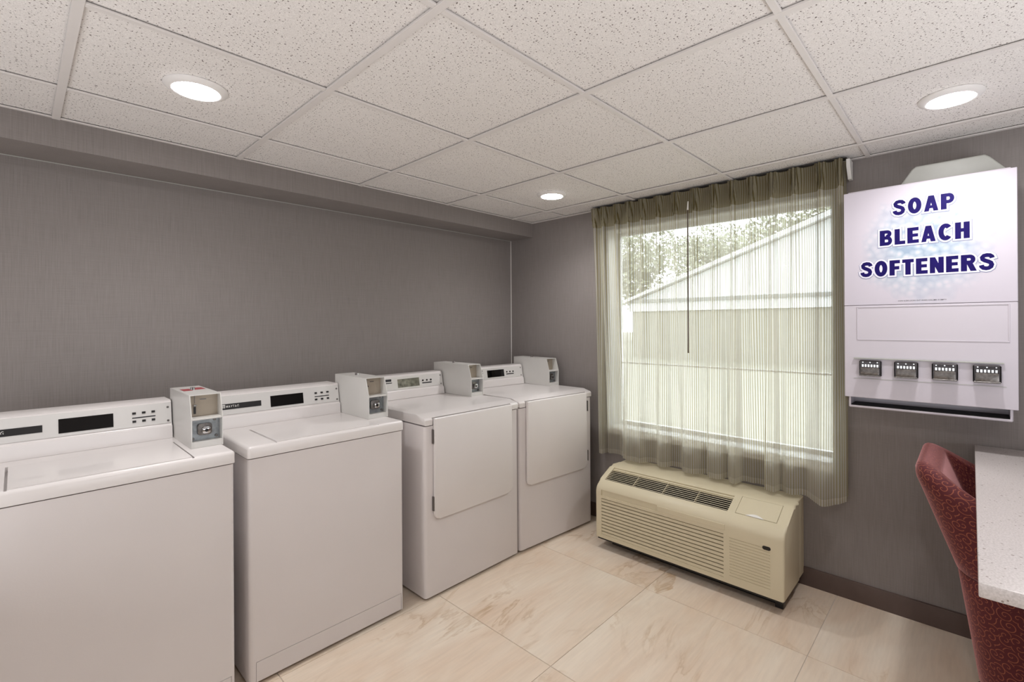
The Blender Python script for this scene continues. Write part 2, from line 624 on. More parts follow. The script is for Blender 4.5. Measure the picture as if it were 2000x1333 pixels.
def curtain_mat(name, open_=0.40, ca=(244, 241, 231), cb=(172, 161, 122), trans=.6):
    m, n, p = newmat(name)
    n.nodes.remove(p)
    out = n.nodes['Material Output']
    uv = N(n, 'ShaderNodeUVMap', uv_map='cloth')
    sx = N(n, 'ShaderNodeSeparateXYZ')
    n.links.new(uv.outputs[0], sx.inputs[0])
    k = N(n, 'ShaderNodeMath', operation='MULTIPLY')
    k.inputs[1].default_value = 2 * PI / 0.0125
    n.links.new(sx.outputs['X'], k.inputs[0])
    s = N(n, 'ShaderNodeMath', operation='SINE')
    n.links.new(k.outputs[0], s.inputs[0])
    st = N(n, 'ShaderNodeMapRange')
    st.inputs['From Min'].default_value = 0.25
    st.inputs['From Max'].default_value = 0.85
    n.links.new(s.outputs[0], st.inputs['Value'])
    # slow irregularity of the warp along the cloth
    nz = N(n, 'ShaderNodeTexNoise', Scale=1.0, Detail=2.0)
    mp = N(n, 'ShaderNodeMapping')
    mp.inputs['Scale'].default_value = (140, 1.2, 1)
    n.links.new(uv.outputs[0], mp.inputs['Vector'])
    n.links.new(mp.outputs[0], nz.inputs['Vector'])
    col = N(n, 'ShaderNodeMix', data_type='RGBA')
    n.links.new(st.outputs['Result'], col.inputs['Factor'])
    col.inputs[6].default_value = lin(*ca)
    col.inputs[7].default_value = lin(*cb)
    var = N(n, 'ShaderNodeMix', data_type='RGBA', blend_type='MULTIPLY')
    var.inputs['Factor'].default_value = 0.25
    n.links.new(col.outputs[2], var.inputs[6])
    n.links.new(nz.outputs['Fac'], var.inputs[7])
    d = N(n, 'ShaderNodeBsdfDiffuse')
    t = N(n, 'ShaderNodeBsdfTranslucent')
    n.links.new(var.outputs[2], d.inputs['Color'])
    n.links.new(var.outputs[2], t.inputs['Color'])
    ms = N(n, 'ShaderNodeMixShader')
    ms.inputs[0].default_value = trans
    n.links.new(d.outputs[0], ms.inputs[1])
    n.links.new(t.outputs[0], ms.inputs[2])
    tr = N(n, 'ShaderNodeBsdfTransparent')
    lw = N(n, 'ShaderNodeLayerWeight')
    lw.inputs['Blend'].default_value = 0.5
    # openness: less through the coloured threads and at grazing angles
    o1 = N(n, 'ShaderNodeMapRange')
    o1.inputs['To Min'].default_value = open_ + 0.12
    o1.inputs['To Max'].default_value = open_ - 0.18
    n.links.new(st.outputs['Result'], o1.inputs['Value'])
    f1 = N(n, 'ShaderNodeMapRange')
    f1.inputs['From Min'].default_value = 0.2
    f1.inputs['From Max'].default_value = 0.95
    f1.inputs['To Min'].default_value = 1.0
    f1.inputs['To Max'].default_value = 0.1
    n.links.new(lw.outputs['Facing'], f1.inputs['Value'])
    mu = N(n, 'ShaderNodeMath', operation='MULTIPLY')
    n.links.new(o1.outputs['Result'], mu.inputs[0])
    n.links.new(f1.outputs['Result'], mu.inputs[1])
    m2 = N(n, 'ShaderNodeMixShader')
    n.links.new(mu.outputs[0], m2.inputs[0])
    n.links.new(ms.outputs[0], m2.inputs[1])
    n.links.new(tr.outputs[0], m2.inputs[2])
    n.links.new(m2.outputs[0], out.inputs['Surface'])
    return m


M['sheer'] = curtain_mat('sheer_striped_curtain', open_=.36)
M['sheer_header'] = curtain_mat('curtain_header_double_shaded', open_=0.19, ca=(186, 178, 152), cb=(120, 108, 74), trans=.4)  # doubled cloth; darker colours also stand in for the dimmer light under the ceiling
M['sheer_hem'] = curtain_mat('curtain_hem_double', open_=0.20)


def glass_mat():
    m, n, p = newmat('window_glass')
    n.nodes.remove(p)
    out = n.nodes['Material Output']
    tr = N(n, 'ShaderNodeBsdfTransparent')
    tr.inputs['Color'].default_value = (0.94, 0.96, 0.95, 1)
    gl = N(n, 'ShaderNodeBsdfGlossy', Roughness=0.02)
    fr = N(n, 'ShaderNodeFresnel', IOR=1.45)
    ms = N(n, 'ShaderNodeMixShader')
    n.links.new(fr.outputs[0], ms.inputs[0])
    n.links.new(tr.outputs[0], ms.inputs[1])
    n.links.new(gl.outputs[0], ms.inputs[2])
    n.links.new(ms.outputs[0], out.inputs['Surface'])
    return m


M['glass'] = glass_mat()


def bubbles():
    """printed pale blue bubble cloud on the sign, in the sign's own coordinates"""
    m, n, p = newmat('bubble_print')
    p.inputs['Roughness'].default_value = 0.32
    tc = N(n, 'ShaderNodeTexCoord')
    mp = N(n, 'ShaderNodeMapping', vector_type='TEXTURE')
    mp.inputs['Location'].default_value = (0, -0.205, 1.665)
    mp.inputs['Scale'].default_value = (1, 0.2, 0.225)
    n.links.new(tc.outputs['Object'], mp.inputs['Vector'])
    m0 = N(n, 'ShaderNodeMapping')
    m0.inputs['Scale'].default_value = (0, 1, 1)
    n.links.new(mp.outputs[0], m0.inputs['Vector'])
    ln = N(n, 'ShaderNodeVectorMath', operation='LENGTH')
    n.links.new(m0.outputs[0], ln.inputs[0])
    nz = N(n, 'ShaderNodeTexNoise', Scale=9.0, Detail=4.0, Distortion=0.8)
    n.links.new(tc.outputs['Object'], nz.inputs['Vector'])
    ed = N(n, 'ShaderNodeMath', operation='MULTIPLY_ADD')
    ed.inputs[1].default_value = 0.9
    n.links.new(nz.outputs['Fac'], ed.inputs[0])
    n.links.new(ln.outputs['Value'], ed.inputs[2])
    mk = N(n, 'ShaderNodeMapRange')
    mk.inputs['From Min'].default_value = 1.55
    mk.inputs['From Max'].default_value = 0.85
    mk.inputs['To Max'].default_value = 0.75
    n.links.new(ed.outputs[0], mk.inputs['Value'])
    vo = N(n, 'ShaderNodeTexVoronoi', Scale=38.0)
    n.links.new(tc.outputs['Object'], vo.inputs['Vector'])
    n2 = N(n, 'ShaderNodeTexNoise', Scale=22.0, Detail=3.0)
    n.links.new(tc.outputs['Object'], n2.inputs['Vector'])
    mu = N(n, 'ShaderNodeMath', operation='MULTIPLY')
    n.links.new(vo.outputs['Distance'], mu.inputs[0])
    n.links.new(n2.outputs['Fac'], mu.inputs[1])
    rp = N(n, 'ShaderNodeValToRGB')
    e = rp.color_ramp.elements
    e[0].position = 0.08
    e[0].color = lin(216, 215, 220)
    e[1].position = 0.42
    e[1].color = lin(128, 158, 182)
    k = e.new(0.22)
    k.color = lin(172, 192, 204)
    n.links.new(mu.outputs[0], rp.inputs['Fac'])
    mix = N(n, 'ShaderNodeMix', data_type='RGBA')
    n.links.new(mk.outputs['Result'], mix.inputs['Factor'])
    mix.inputs[6].default_value = lin(204, 198, 208)
    n.links.new(rp.outputs['Color'], mix.inputs[7])
    n.links.new(mix.outputs[2], p.inputs['Base Color'])
    return m


M['bubbles'] = bubbles()

# ------------------------------------------------------------------ room shell
H = 2.137
XW, YW = 2.661, 2.408
XB, YB = -2.05, -1.95       # the walls behind the camera
YS, ZS = 2.166, 2.028       # soffit face and underside

# floor: slab + single stone tiles
floor = struct('floor', box(XB - .1, XW + .1, YB - .1, YW + .1, -0.12, -0.003), M['grout'])
fx, fy = [1.325 + .745 * k for k in range(-5, 3)], [.138 + .73 * k for k in range(-4, 5)]
g = 0.0014
for i in range(len(fx) - 1):
    for j in range(len(fy) - 1):
        x0, x1 = max(fx[i], XB) + g, min(fx[i + 1], XW) - g
        y0, y1 = max(fy[j], YB) + g, min(fy[j + 1], YW) - g
        if x1 - x0 > .02 and y1 - y0 > .02:
            obj('floor_tile', box(x0, x1, y0, y1, -0.0029, 0.0, 0.0008, 1, sel=lambda c: c.z > -.0005), M['tile_f'], floor)

# ceiling: plate, grid runners and single tiles
ceiling = struct('ceiling', box(XB - .1, XW + .1, YB - .1, YW + .1, H + .10, H + .16), M['void'])
D = 0.6096
LAMPS = [(0.3048, 1.524), (2.1336, 1.524), (2.1336, -0.3048), (0.3048, -0.3048), (-1.524, 1.524), (-1.524, -0.3048)]
cx = [XB] + [D * k for k in range(-3, 5)] + [XW]
cy = [YB] + [D * k for k in range(-3, 4)] + [YS]
GW = 0.0115
lamp_ring_r = 0.088
for i in range(len(cx) - 1):
    for j in range(len(cy) - 1):
        if cx[i + 1] - cx[i] < .03:
            continue
        x0, x1, y0, y1 = cx[i] + .003, cx[i + 1] - .003, cy[j] + .003, cy[j + 1] - .003
        o = obj('ceiling_tile', box(x0, x1, y0, y1, H + .007, H + .021), M['tile_c'], ceiling)
        for lx, ly in LAMPS:
            if x0 < lx < x1 and y0 < ly < y1:
                cut(o, [cyl((lx, ly, H - .02), (lx, ly, H + .05), .076, n=48)])
for x in cx[1:-1]:
    obj('grid_runner', box(x - GW, x + GW, YB, YS, H - .004, H + .0035, .001, 1), M['grid'], ceiling)
for y in cy[1:-1]:
    for a, b in zip(cx, cx[1:]):
        obj('grid_runner', box(a + (GW if a > XB else 0), b - (GW if b < XW else 0), y - GW * .8, y + GW * .8, H - .003, H + .0035, .001, 1), M['grid'], ceiling)
obj('wall_angle', box(XW - .018, XW, YB, YS, H - .002, H + .003), M['grid'], ceiling)
obj('wall_angle', box(XB, XW - .018, YS - .012, YS, H - .0015, H + .003), M['grid'], ceiling)

# walls
struct('wall_left', box(XB - .1, XW + .15, YW, YW + .12, -.12, H + .16), M['wall'])
struct('wall_back', box(XB - .12, XB, YB - .12, YW, -.12, H + .16), M['wall'])
struct('wall_front', box(XB, XW + .15, YB - .12, YB, -.12, H + .16), M['wall'])
WY0, WY1, WZ0, WZ1 = .142, 1.482, .608, 1.990
wall_r = struct('wall_right', box(XW, XW + .19, YB, YW, -.12, H + .16), M['wall'])
cut(wall_r, [box(XW - .1, XW + .3, WY0, WY1, WZ0, WZ1)])
struct('trim_1', prism([(YS, H + .003), (YS, ZS), (YW, ZS), (YW, H + .10), (YS + .02, H + .10)], XB, XW, lambda p, q, a: (a, p, q)), M['wall'])   # the soffit box over the machines
struct('trim_2', box(XW - .004, XW, YW - .004, YW, .1, ZS), M['white'])
struct('trim_3', box(XB, XW - .004, YW - .003, YW, ZS - .003, ZS), M['hoodplastic'])
struct('baseboard_right', box(XW - .012, XW, YB, YW - .012, 0, .092, .004, 2, sel=lambda c: c.x < XW - .006 and c.z > .05), M['base'])
struct('baseboard_left', box(XB, XW, YW - .012, YW, 0, .092, .004, 2, sel=lambda c: c.y < YW - .006 and c.z > .05), M['base'])

# window: reveal lining, sill, sash frame, muntin, panes
FX0, FX1, FWD = XW + .125, XW + .165, .030
win = struct('window_1', box(XW + .004, FX0, WY0, WY0 + .010, WZ0, WZ1), M['vinyl'])
obj('reveal_lining', box(XW + .004, FX0, WY1 - .010, WY1, WZ0, WZ1), M['vinyl'], win)
obj('reveal_lining', box(XW + .004, FX0, WY0 + .010, WY1 - .010, WZ1 - .010, WZ1), M['vinyl'], win)
obj('window_sill', box(XW - .022, FX0, WY0, WY1, WZ0 - .004, WZ0 + .044, .005, 2, sel=lambda c: c.x < XW), M['vinyl'], win)
obj('window_frame', box(FX0, FX1, WY0, WY0 + FWD, WZ0, WZ1, .003, 1), M['vinyl'], win)
obj('window_frame', box(FX0, FX1, WY1 - FWD, WY1, WZ0, WZ1, .003, 1), M['vinyl'], win)
obj('window_frame', box(FX0, FX1, WY0 + FWD, WY1 - FWD, WZ0, WZ0 + .062, .003, 1), M['vinyl'], win)
obj('window_frame', box(FX0, FX1, WY0 + FWD, WY1 - FWD, WZ1 - FWD, WZ1, .003, 1), M['vinyl'], win)
obj('muntin', box(FX0 + .008, FX0 + .030, WY0 + FWD, WY1 - FWD, 1.070, 1.080, .002, 1), M['vinyl'], win)
obj('pane', box(FX0 + .017, FX0 + .021, WY0 + FWD - .004, WY1 - FWD + .004, 1.079, WZ1 - FWD + .004), M['glass'], win)
obj('pane', box(FX0 + .017, FX0 + .021, WY0 + FWD - .004, WY1 - FWD + .004, WZ0 + .058, 1.071), M['glass'], win)

# ------------------------------------------------------------------ downlights
LBL = ['round recessed ceiling downlight above the left white washer',
       'small distant round downlight near the far wall corner above the dryers',
       'round recessed ceiling downlight above the soap dispenser at the right',
       'round ceiling downlight over the camera position', 'round ceiling downlight behind the left washer',
       'round ceiling downlight over the room entrance']
for (lx, ly), lb in zip(LAMPS, LBL):
    t = thing('recessed_downlight', lb, 'downlight', (lx, ly, H), 0, 'recessed ceiling downlights')
    obj('trim_ring', lathe([(.066, -.0075), (.069, -.009), (.074, -.0085), (.0885, -.001), (.0905, .002), (.0905, .0045), (.066, .0045)], 56), M['ring'], t)
    obj('housing', lathe([(.070, .006), (.070, .06), (0, .06), (0, .05), (.064, .05), (.064, .006)], 48), M['white'], t)
    obj('lens', lathe([(0, -.0115), (.03, -.0112), (.055, -.0098), (.0652, -.0075), (.0652, .004), (0, .004)], 48), M['lens'], t)
    ld = bpy.data.lights.new('downlight_lamp', 'SPOT')
    ld.energy = SPOT
    ld.spot_size = math.radians(146)
    ld.spot_blend = 0.85
    ld.shadow_soft_size = 0.045
    ld.color = (1.0, .982, .985)
    lo = bpy.data.objects.new('downlight_lamp', ld)
    COL.objects.link(lo)
    lo.parent = t
    lo.location = (0, 0, -.014)


# ------------------------------------------------------------------ coin boxes (a part of each machine)
def coin_box(root, x0, x1, y0, y1, z0, z1, stickers=False, lock_style=0):
    """shell with two open compartments at the front; local machine coordinates, y = depth"""
    zm = z0 + (z1 - z0) * .56          # bend height
    yt = y0 + .028
    prof = [(y0, z0), (y0, zm), (yt, z1), (y1, z1), (y1, z0)]
    f = lambda p, q, a: (a, p, q)
    b = prism(prof, x0, x0 + .003, f)
    prism(prof, x1 - .003, x1, f, b)
    box(x0 + .003, x1 - .003, yt, y1, z1 - .003, z1, bm=b)
    box(x0 + .003, x1 - .003, y1 - .003, y1, z0, z1 - .003, bm=b)
    box(x0 + .003, x1 - .003, y0 + .004, y1 - .003, z0, z0 + .022, bm=b)
    sh = obj('coin_box', b, M['coin_steel'], root)
    sd = obj('divider_shelf', box(x0 + .003, x1 - .003, y0 + .001, y0 + .08, zm - .006, zm, .001, 1), M['coin_steel'], sh)
    # upper compartment face with coin slot
    obj('coin_face_plate', box(x0 + .003, x1 - .003, y0 + .062, y0 + .066, zm, z1 - .003), M['coin_face'], sh)
    w = x1 - x0
    obj('coin_slot', box(x0 + w * .20, x0 + w * .27, y0 + .058, y0 + .062, zm + .010, zm + .036), M['black'], sh)
    obj('coin_return', box(x0 + w * .18, x0 + w * .29, y0 + .052, y0 + .062, zm + .038, zm + .046, .002, 1), M['chrome'], sh)
    obj('face_groove', box(x0 + w * .225, x0 + w * .245, y0 + .060, y0 + .062, zm + .05, z1 - .006), M['screw'], sh)
    obj('price_mark', box(x0 + w * .40, x0 + w * .60, y0 + .0612, y0 + .062, z1 - .024, z1 - .020), M['screw'], sh)
    # lower compartment: galvanised plate, escutcheon, lock
    obj('vault_plate', box(x0 + .003, x1 - .003, y0 + .036, y0 + .040, z0 + .022, zm - .006), M['galv'], sh)
    cxm, czm = (x0 + x1) / 2 - .002, (z0 + .022 + zm - .006) / 2
    fy_ = lambda p, q, a: (p, a, q)
    obj('lock_escutcheon', prism(rrect(cxm - .023, cxm + .023, czm - .021, czm + .022, .009), y0 + .026, y0 + .036, fy_, bev=.002), M['dark_chrome'], sh)
    lk = prism(rrect(cxm - .011, cxm + .015, czm - .014, czm + .011, .006), y0 + .012, y0 + .026, fy_, bev=.002)
    obj('vault_lock', lk, M['chrome'], sh)
    obj('keyhole', cyl((cxm + .002, y0 + .0105, czm - .002), (cxm + .002, y0 + .0125, czm - .002), .006, n=12), M['black'], sh)
    for px, pz in ((x0 + .012, z0 + .030), (x1 - .014, z0 + .032), (x1 - .020, zm - .014)):
        obj('screw', cyl((px, y0 + .031, pz), (px, y0 + .036, pz), .005, .0055, n=10), M['screw'] if pz < zm - .02 else M['chrome'], sh)
    # key lock on top
    kx, ky = x0 + w * .48, y0 + (y1 - y0) * .60
    obj('top_lock', cyl((kx, ky, z1), (kx, ky, z1 + .010), .009, .008, n=16), M['chrome'], sh)
    if stickers:
        obj('sticker', box(x0 + w * .14, x0 + w * .44, y0 + .18, y0 + .25, z1, z1 + .0008), M['red'], sh, label='red sticker')
        obj('sticker', box(x0 + w * .56, x0 + w * .90, y0 + .20, y0 + .27, z1, z1 + .0008), M['red'], sh, label='red sticker')
    return sh


def feet(t, w, d):
    for x in (.05, w - .05):
        for y in (.06, d - .06):
            obj('foot', cyl((x, y, 0), (x, y, .016), .017, .014, n=12), M['rubber'], t)


# ------------------------------------------------------------------ washers
def washer(name, label, loc, stickers, plate):
    Wd, Dp = .655, .66
    sw = .0025 if plate else .006      # gap beside the lid
    t = thing(name, label, 'washer', loc, 0, 'coin operated washers')
    feet(t, Wd, Dp)
    cab = obj('cabinet', box(0, Wd, 0, Dp, .014, .853, .014, 3, sel=lambda c: c.y < .01 and .1 < c.z < .8), M['enamel_panel'], t)
    cut(cab, [box(.022, Wd - .012, -.01, .004, 0, .092)])
    obj('toe_panel', box(.0235, Wd - .0135, .0005, .0045, .016, .0895, .001, 1), M['enamel_panel'], t)
    top = obj('worktop', box(-.003, Wd + .003, -.006, Dp, .8575, .902, .013, 3, sel=lambda c: c.y < Dp - .01 and c.z > .87 or (c.y < .1 and c.x in (-.003, Wd + .003))), M['enamel'], t)
    cut(top, [box(.1 - sw, .100, .0, .318, .886, .95), box(.529, .529 + sw, .0, .318, .886, .95), box(.1, .529, .312, .318, .894, .95)])
    lid = prism([(.004, .9015), (.004, .9035), (.02, .9050), (.295, .9050), (.311, .9035), (.311, .9015)], .101, .528, lambda p, q, a: (a, p, q))
    obj('lid', lid, M['enamel'], t)
    # console: lower ledge, upright panel
    f = lambda p, q, a: (a, p, q)
    cn = obj('console', prism([(.405, .9025), (.409, .952), (.416, .955), (.420, .960), (.434, 1.046), (.445, 1.052), (.56, 1.052), (.56, .9025)], .0, .548, f), M['enamel'], t)
    def face(x0, x1, z0, z1, th, mat, nm, par=cn, base=.0):
        # a plate lying on the leaning face of the console
        sl = lambda z: .420 + (z - .960) * (.014 / .086)
        return obj(nm, prism([(sl(z0) - base - th, z0), (sl(z0) - base, z0), (sl(z1) - base, z1), (sl(z1) - base - th, z1)], x0, x1, f), mat, par)
    face(.002, .546, .9625, 1.043, .0025, M['console'], 'console_panel')
    b_ = .0025
    dsp = face(.256 - .035, .404 - .035, .973, 1.023, .0012, M['glossblack'], 'display', base=b_)
    for r in (0, 1):
        for c in (0, 1, 2):
            x = .430 + .0295 * c
            face(x - .0055, x + .0055, 1.010 - .031 * r, 1.018 - .031 * r, .003, M['black'], 'button', base=b_)
    face(.424, .496, .9945, .9985, .0008, M['print_black'], 'printed_bar', base=b_)
    for z in (1.025, .972):
        sl = .420 + (z - .960) * .163 - b_
        obj('screw', cyl((.536, sl - .002, z), (.536, sl + .001, z), .0042, n=10), M['screw'], cn)
    np_ = face(.019, .181, .985, 1.009, .0012, M['black'], 'name_plate', base=b_)
    sl = .420 + (.997 - .960) * .163 - b_ - .0012
    em = obj('emblem', box(.021, .036, sl - .0009, sl, .9875, 1.0065), M['white'], np_)
    bb = bmesh.new()
    for k in range(3):
        x = .0235 + k * .0038
        prism([(x, .990), (x + .0018, .990), (x + .0026, 1.004), (x + .0008, 1.004)], sl - .0013, sl - .0008, lambda p, q, a: (p, a, q), bb)
    obj('emblem_mark', bb, M['print_black'], np_)
    w_ = text_mesh('lettering', 'MAYTAG', M['white'], np_, 0, 1, 0, 1, 0, bold=.004)
    for v in w_.data.vertices:      # turn the lettering to face the front of the machine
        u, h = v.co.y, v.co.z
        v.co = (.040 + u * .050, sl - .0006, .9905 + h * .0125)
    w_.data.update()
    obj('printed_bar', box(.148, .176, sl - .0006, sl, .990, .9925), M['screw'], np_)
    coin_box(t, .5525, .6535, .128, .475, .9025, 1.096, stickers)
    return t


washer('washing_machine', 'white top-loading washer cropped by the left edge, red stickers on its coin box', (-.225, 1.600, 0), True, False)
washer('washing_machine', 'white top-loading washer with a lettered black plate on its console, left of the dryers', (.478, 1.610, 0), False, True)


# ------------------------------------------------------------------ dryers
def dryer(label, loc, rot, hinge_left, silver):
    Wd, Dp = .650, .70
    t = thing('clothes_dryer', label, 'dryer', loc, rot, 'coin operated dryers')
    feet(t, Wd, Dp)
    obj('cabinet', box(0, Wd, 0, Dp, .014, .852, .016, 3, sel=lambda c: c.y < .01 and .1 < c.z < .8), M['enamel_panel'], t)
    # worktop with a long sloped nose and a bay for the door
    prof = [(-.004, .857), (-.004, .882), (.004, .892), (.062, .9045), (.075, .9055), (Dp, .9025), (Dp, .857)]
    top = obj('worktop', prism(prof, -.002, Wd + .002, lambda p, q, a: (a, p, q), bev=.007, seg=2), M['enamel'], t)
    cut(top, [box(.044, .590, -.05, .010, .80, .8915)])
    # door
    d0, d1 = .047, .587
    b = prism(rrect(d0, d1, .392, .8905, .028, corners=(1, 1, 0, 0)), -.020, -.002, lambda p, q, a: (p, a, q), bev=.007, seg=3)
    door = obj('door', b, M['enamel'], t)
    hx = d0 - .003 if hinge_left else d1 + .004
    for z in (.80, .47):
        obj('hinge', box(hx - .003, hx + .003, -.0235 if not hinge_left else -.013, -.001, z - .035, z + .035, .001, 1), M['screw'], door)
    f = lambda p, q, a: (a, p, q)
    y = .560
    cn = obj('console', prism([(y, .9045), (y + .006, .948), (y + .012, .951), (y + .016, .957), (y + .030, 1.036), (y + .042, 1.046), (Dp - .02, 1.046), (Dp - .02, .9035)], .0, .545, f), M['enamel'], t)
    sl = lambda z: y + .016 + (z - .957) * (.014 / .079)
    def face(x0, x1, z0, z1, th, mat, nm, base=0.0):
        return obj(nm, prism([(sl(z0) - base - th, z0), (sl(z0) - base, z0), (sl(z1) - base, z1), (sl(z1) - base - th, z1)], x0, x1, f), mat, cn)
    face(.002, .543, .9595, 1.034, .0025, M['console'], 'console_panel')
    b_ = .0025
    face(.213, .366, .971, 1.021, .0012, M['silver'] if silver else M['glossblack'], 'display', b_)
    for c in range(3):
        x = .392 + c * .030
        obj('button', cyl((x, sl(1.0) - b_ - .003, 1.0), (x, sl(1.0) - b_, 1.0), .0058, n=12), M['black'], cn)
    face(.386, .458, .981, .9875, .0008, M['print_black'], 'printed_bar', b_)
    face(.098, .172, 1.012, 1.026, .0008, M['print_black'], 'name_plate', b_)
    face(.098, .175, 1.001, 1.006, .0008, M['print_black'], 'printed_bar', b_)
    for z in (1.022, .968):
        obj('screw', cyl((.528, sl(z) - b_ - .002, z), (.528, sl(z) - b_, z), .004, n=10), M['screw'], cn)
    coin_box(t, .556, .654, .305, .69, .9045, 1.099)
    return t


dryer('white dryer next to the washer, silvery console window, door hinged on its left', (1.243, 1.593, 0), 0, True, True)
dryer('white dryer in the far corner beside the window wall, turned slightly, dark console window', (1.905, 1.592, 0), math.radians(-4.5), False, False)

# ------------------------------------------------------------------ wall air conditioner
ac = thing('wall_air_conditioner', 'low beige wall air conditioner with louvred front standing under the window', 'air conditioner', (2.655, .795, 0))
ox, oy = 2.655, .795
P_ = [(2.280, .066), (2.280, .340), (2.284, .358), (2.294, .374), (2.312, .388), (2.335, .400), (2.440, .449), (2.456, .455), (2.475, .458), (2.540, .458), (2.540, .066)]
f = lambda p, q, a: (p - ox, a - oy, q)
bm = prism(P_, .275, 1.318, f, bev=.012, seg=3)
shell = obj('front_cover', bm, M['beige'], ac)
# frame of the sloped discharge face
sA, sB = Vector((2.335, 0, .400)), Vector((2.440, 0, .449))
sd = (sB - sA).normalized()
sn = Vector((-sd.z, 0, sd.x))
def slope_box(s0, s1, y0, y1, n0, n1, bev=0.0, seg=2, bm=None):
    b = bmesh.new()
    vs = []
    for s in (s0, s1):
        for yy in (y0, y1):
            for nn in (n0, n1):
                p = sA + sd * s + sn * nn
                vs.append(b.verts.new((p.x - ox, yy - oy, p.z)))
    for q in ((0, 1, 3, 2), (4, 6, 7, 5), (0, 4, 5, 1), (2, 3, 7, 6), (0, 2, 6, 4), (1, 5, 7, 3)):
        b.faces.new([vs[i] for i in q])
    if bev:
        bmesh.ops.bevel(b, geom=list(b.edges), offset=bev, segments=seg, profile=.5, affect='EDGES')
    return merge(bm, b) if bm else b
L = (sB - sA).length
cuts = [slope_box(.000, L - .002, .552, 1.286, -.040, .05),
        box(2.27 - ox, 2.318 - ox, .552 - oy, 1.275 - oy, .088, .3035),
        box(2.27 - ox, 2.287 - ox, .912 - oy, 1.277 - oy, .3185, .3525),
        slope_box(.001, L + .008, .322, .516, -.004, .05)]
# grooves pressed into the closed right-hand panel
for k in range(14):
    z = .106 + k * .0142
    cuts.append(box(2.27 - ox, 2.2825 - ox, .337 - oy, .522 - oy, z, z + .0035))
cut(shell, cuts)
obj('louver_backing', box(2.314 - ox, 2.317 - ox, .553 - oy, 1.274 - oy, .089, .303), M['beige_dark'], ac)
pitch_ = .0196
for k in range(11):
    z = .0895 + k * pitch_
    obj('slat', prism([(2.2815, z), (2.2815, z + .0135), (2.306, z + .0155), (2.306, z + .003)], .5525, 1.2745, f), M['beige'], ac)
obj('pull_strip', box(2.2785 - ox, 2.283 - ox, .545 - oy, .911 - oy, .322, .3495, .001, 1), M['beige'], ac)
obj('grip_recess_liner', box(2.2862 - ox, 2.2869 - ox, .913 - oy, 1.276 - oy, .319, .352), M['beige'], ac)
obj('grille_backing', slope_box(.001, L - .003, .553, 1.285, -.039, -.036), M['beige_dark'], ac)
for k in range(7):
    s = .006 + k * .0135
    b = bmesh.new()
    pts = [(s, -.0015), (s + .0030, -.001), (s + .0175, -.0165), (s + .0160, -.018)]
    def sl_(p, q, a):
        v = sA + sd * p + sn * q
        return (v.x - ox, a - oy, v.z)
    obj('grille_slat', prism(pts, .5525, 1.2855, sl_, b), M['beige'], ac)
obj('grille_lip', slope_box(L - .014, L - .003, .5525, 1.2855, -.030, -.006), M['beige'], ac)
for yy in (.73, .915, 1.10):
    obj('mullion', slope_box(.002, L - .016, yy - .0009, yy + .0009, -.026, -.004), M['beige'], ac)
lidb = slope_box(.003, L + .006, .324, .514, -.0035, .0015, .001, 1)
cd = obj('control_door', lidb, M['beige'], ac)
th_ = bmesh.new()
pts = [(-.001 + .016 * math.sin(PI * i / 14), .380 + .085 * i / 14) for i in range(15)]
def thumb(p, q, a):
    v = sA + sd * (p + .002) + sn * a
    return (v.x - ox, q - oy, v.z)
obj('thumb_grip', prism(pts, .0008, .0042, thumb, th_), M['white'], cd)
def fx_(p, q, a):
    return (a - ox, p - oy, q)
obj('badge', prism(rrect(.334, .371, .2855, .303, .0085), 2.2785, 2.2812, fx_, bev=.0008), M['black'], ac, label='small dark oval maker badge')
obj('wall_sleeve', box(2.540 - ox, XW - .001 - ox, .284 - oy, 1.310 - oy, .060, .456, .004, 1), M['beige'], ac)
obj('base_pan', box(2.288 - ox, 2.650 - ox, .288 - oy, 1.306 - oy, .054, .0655), M['black'], ac)
obj('sub_base', box(2.375 - ox, 2.648 - ox, .32 - oy, 1.262 - oy, 0, .054), M['black'], ac)
obj('leveling_leg', box(2.340 - ox, 2.375 - ox, .298 - oy, .335 - oy, 0.0, .054, .003, 1), M['black'], ac)

# ------------------------------------------------------------------ curtain
ct = thing('sheer_curtain', 'sheer beige striped pinch-pleated curtain hanging over the window', 'curtain', (2.59, .81, .47))
cl = Vector((2.59, .81, .47))
PL = [1.511, 1.437, 1.336, 1.246, 1.151, 1.045, .932, .813, .703, .600, .500, .400, .297, .182, .098]
rnd = random.Random(3)
drift = [rnd.uniform(-.022, .022) for _ in PL]
amp = [rnd.uniform(.7, 1.2) for _ in PL]
BOT = [(1.56, 2.60), (1.505, 2.575), (1.475, 2.565), (1.462, 2.622), (1.33, 2.626), (1.312, 2.618), (1.298, 2.562), (1.25, 2.548), (1.17, 2.545), (1.145, 2.60), (1.09, 2.606), (1.045, 2.566),
       (1.00, 2.575), (.985, 2.618), (.925, 2.622), (.885, 2.556), (.865, 2.545), (.80, 2.58), (.77, 2.606), (.735, 2.552), (.672, 2.566), (.655, 2.618),
       (.62, 2.55), (.585, 2.545), (.570, 2.622), (.50, 2.628), (.452, 2.622), (.440, 2.552), (.392, 2.558), (.378, 2.61), (.34, 2.57), (.27, 2.598), (.20, 2.545), (.165, 2.535), (.125, 2.57), (.085, 2.61), (.02, 2.62)]
def interp(tab, y):
    for (a, xa), (b, xb) in zip(tab, tab[1:]):
        if a >= y >= b:
            u = (a - y) / (a - b)
            u = u * u * (3 - 2 * u)
            return xa + (xb - xa) * u
    return tab[-1][1]
ZT, ZP = 2.126, 2.012
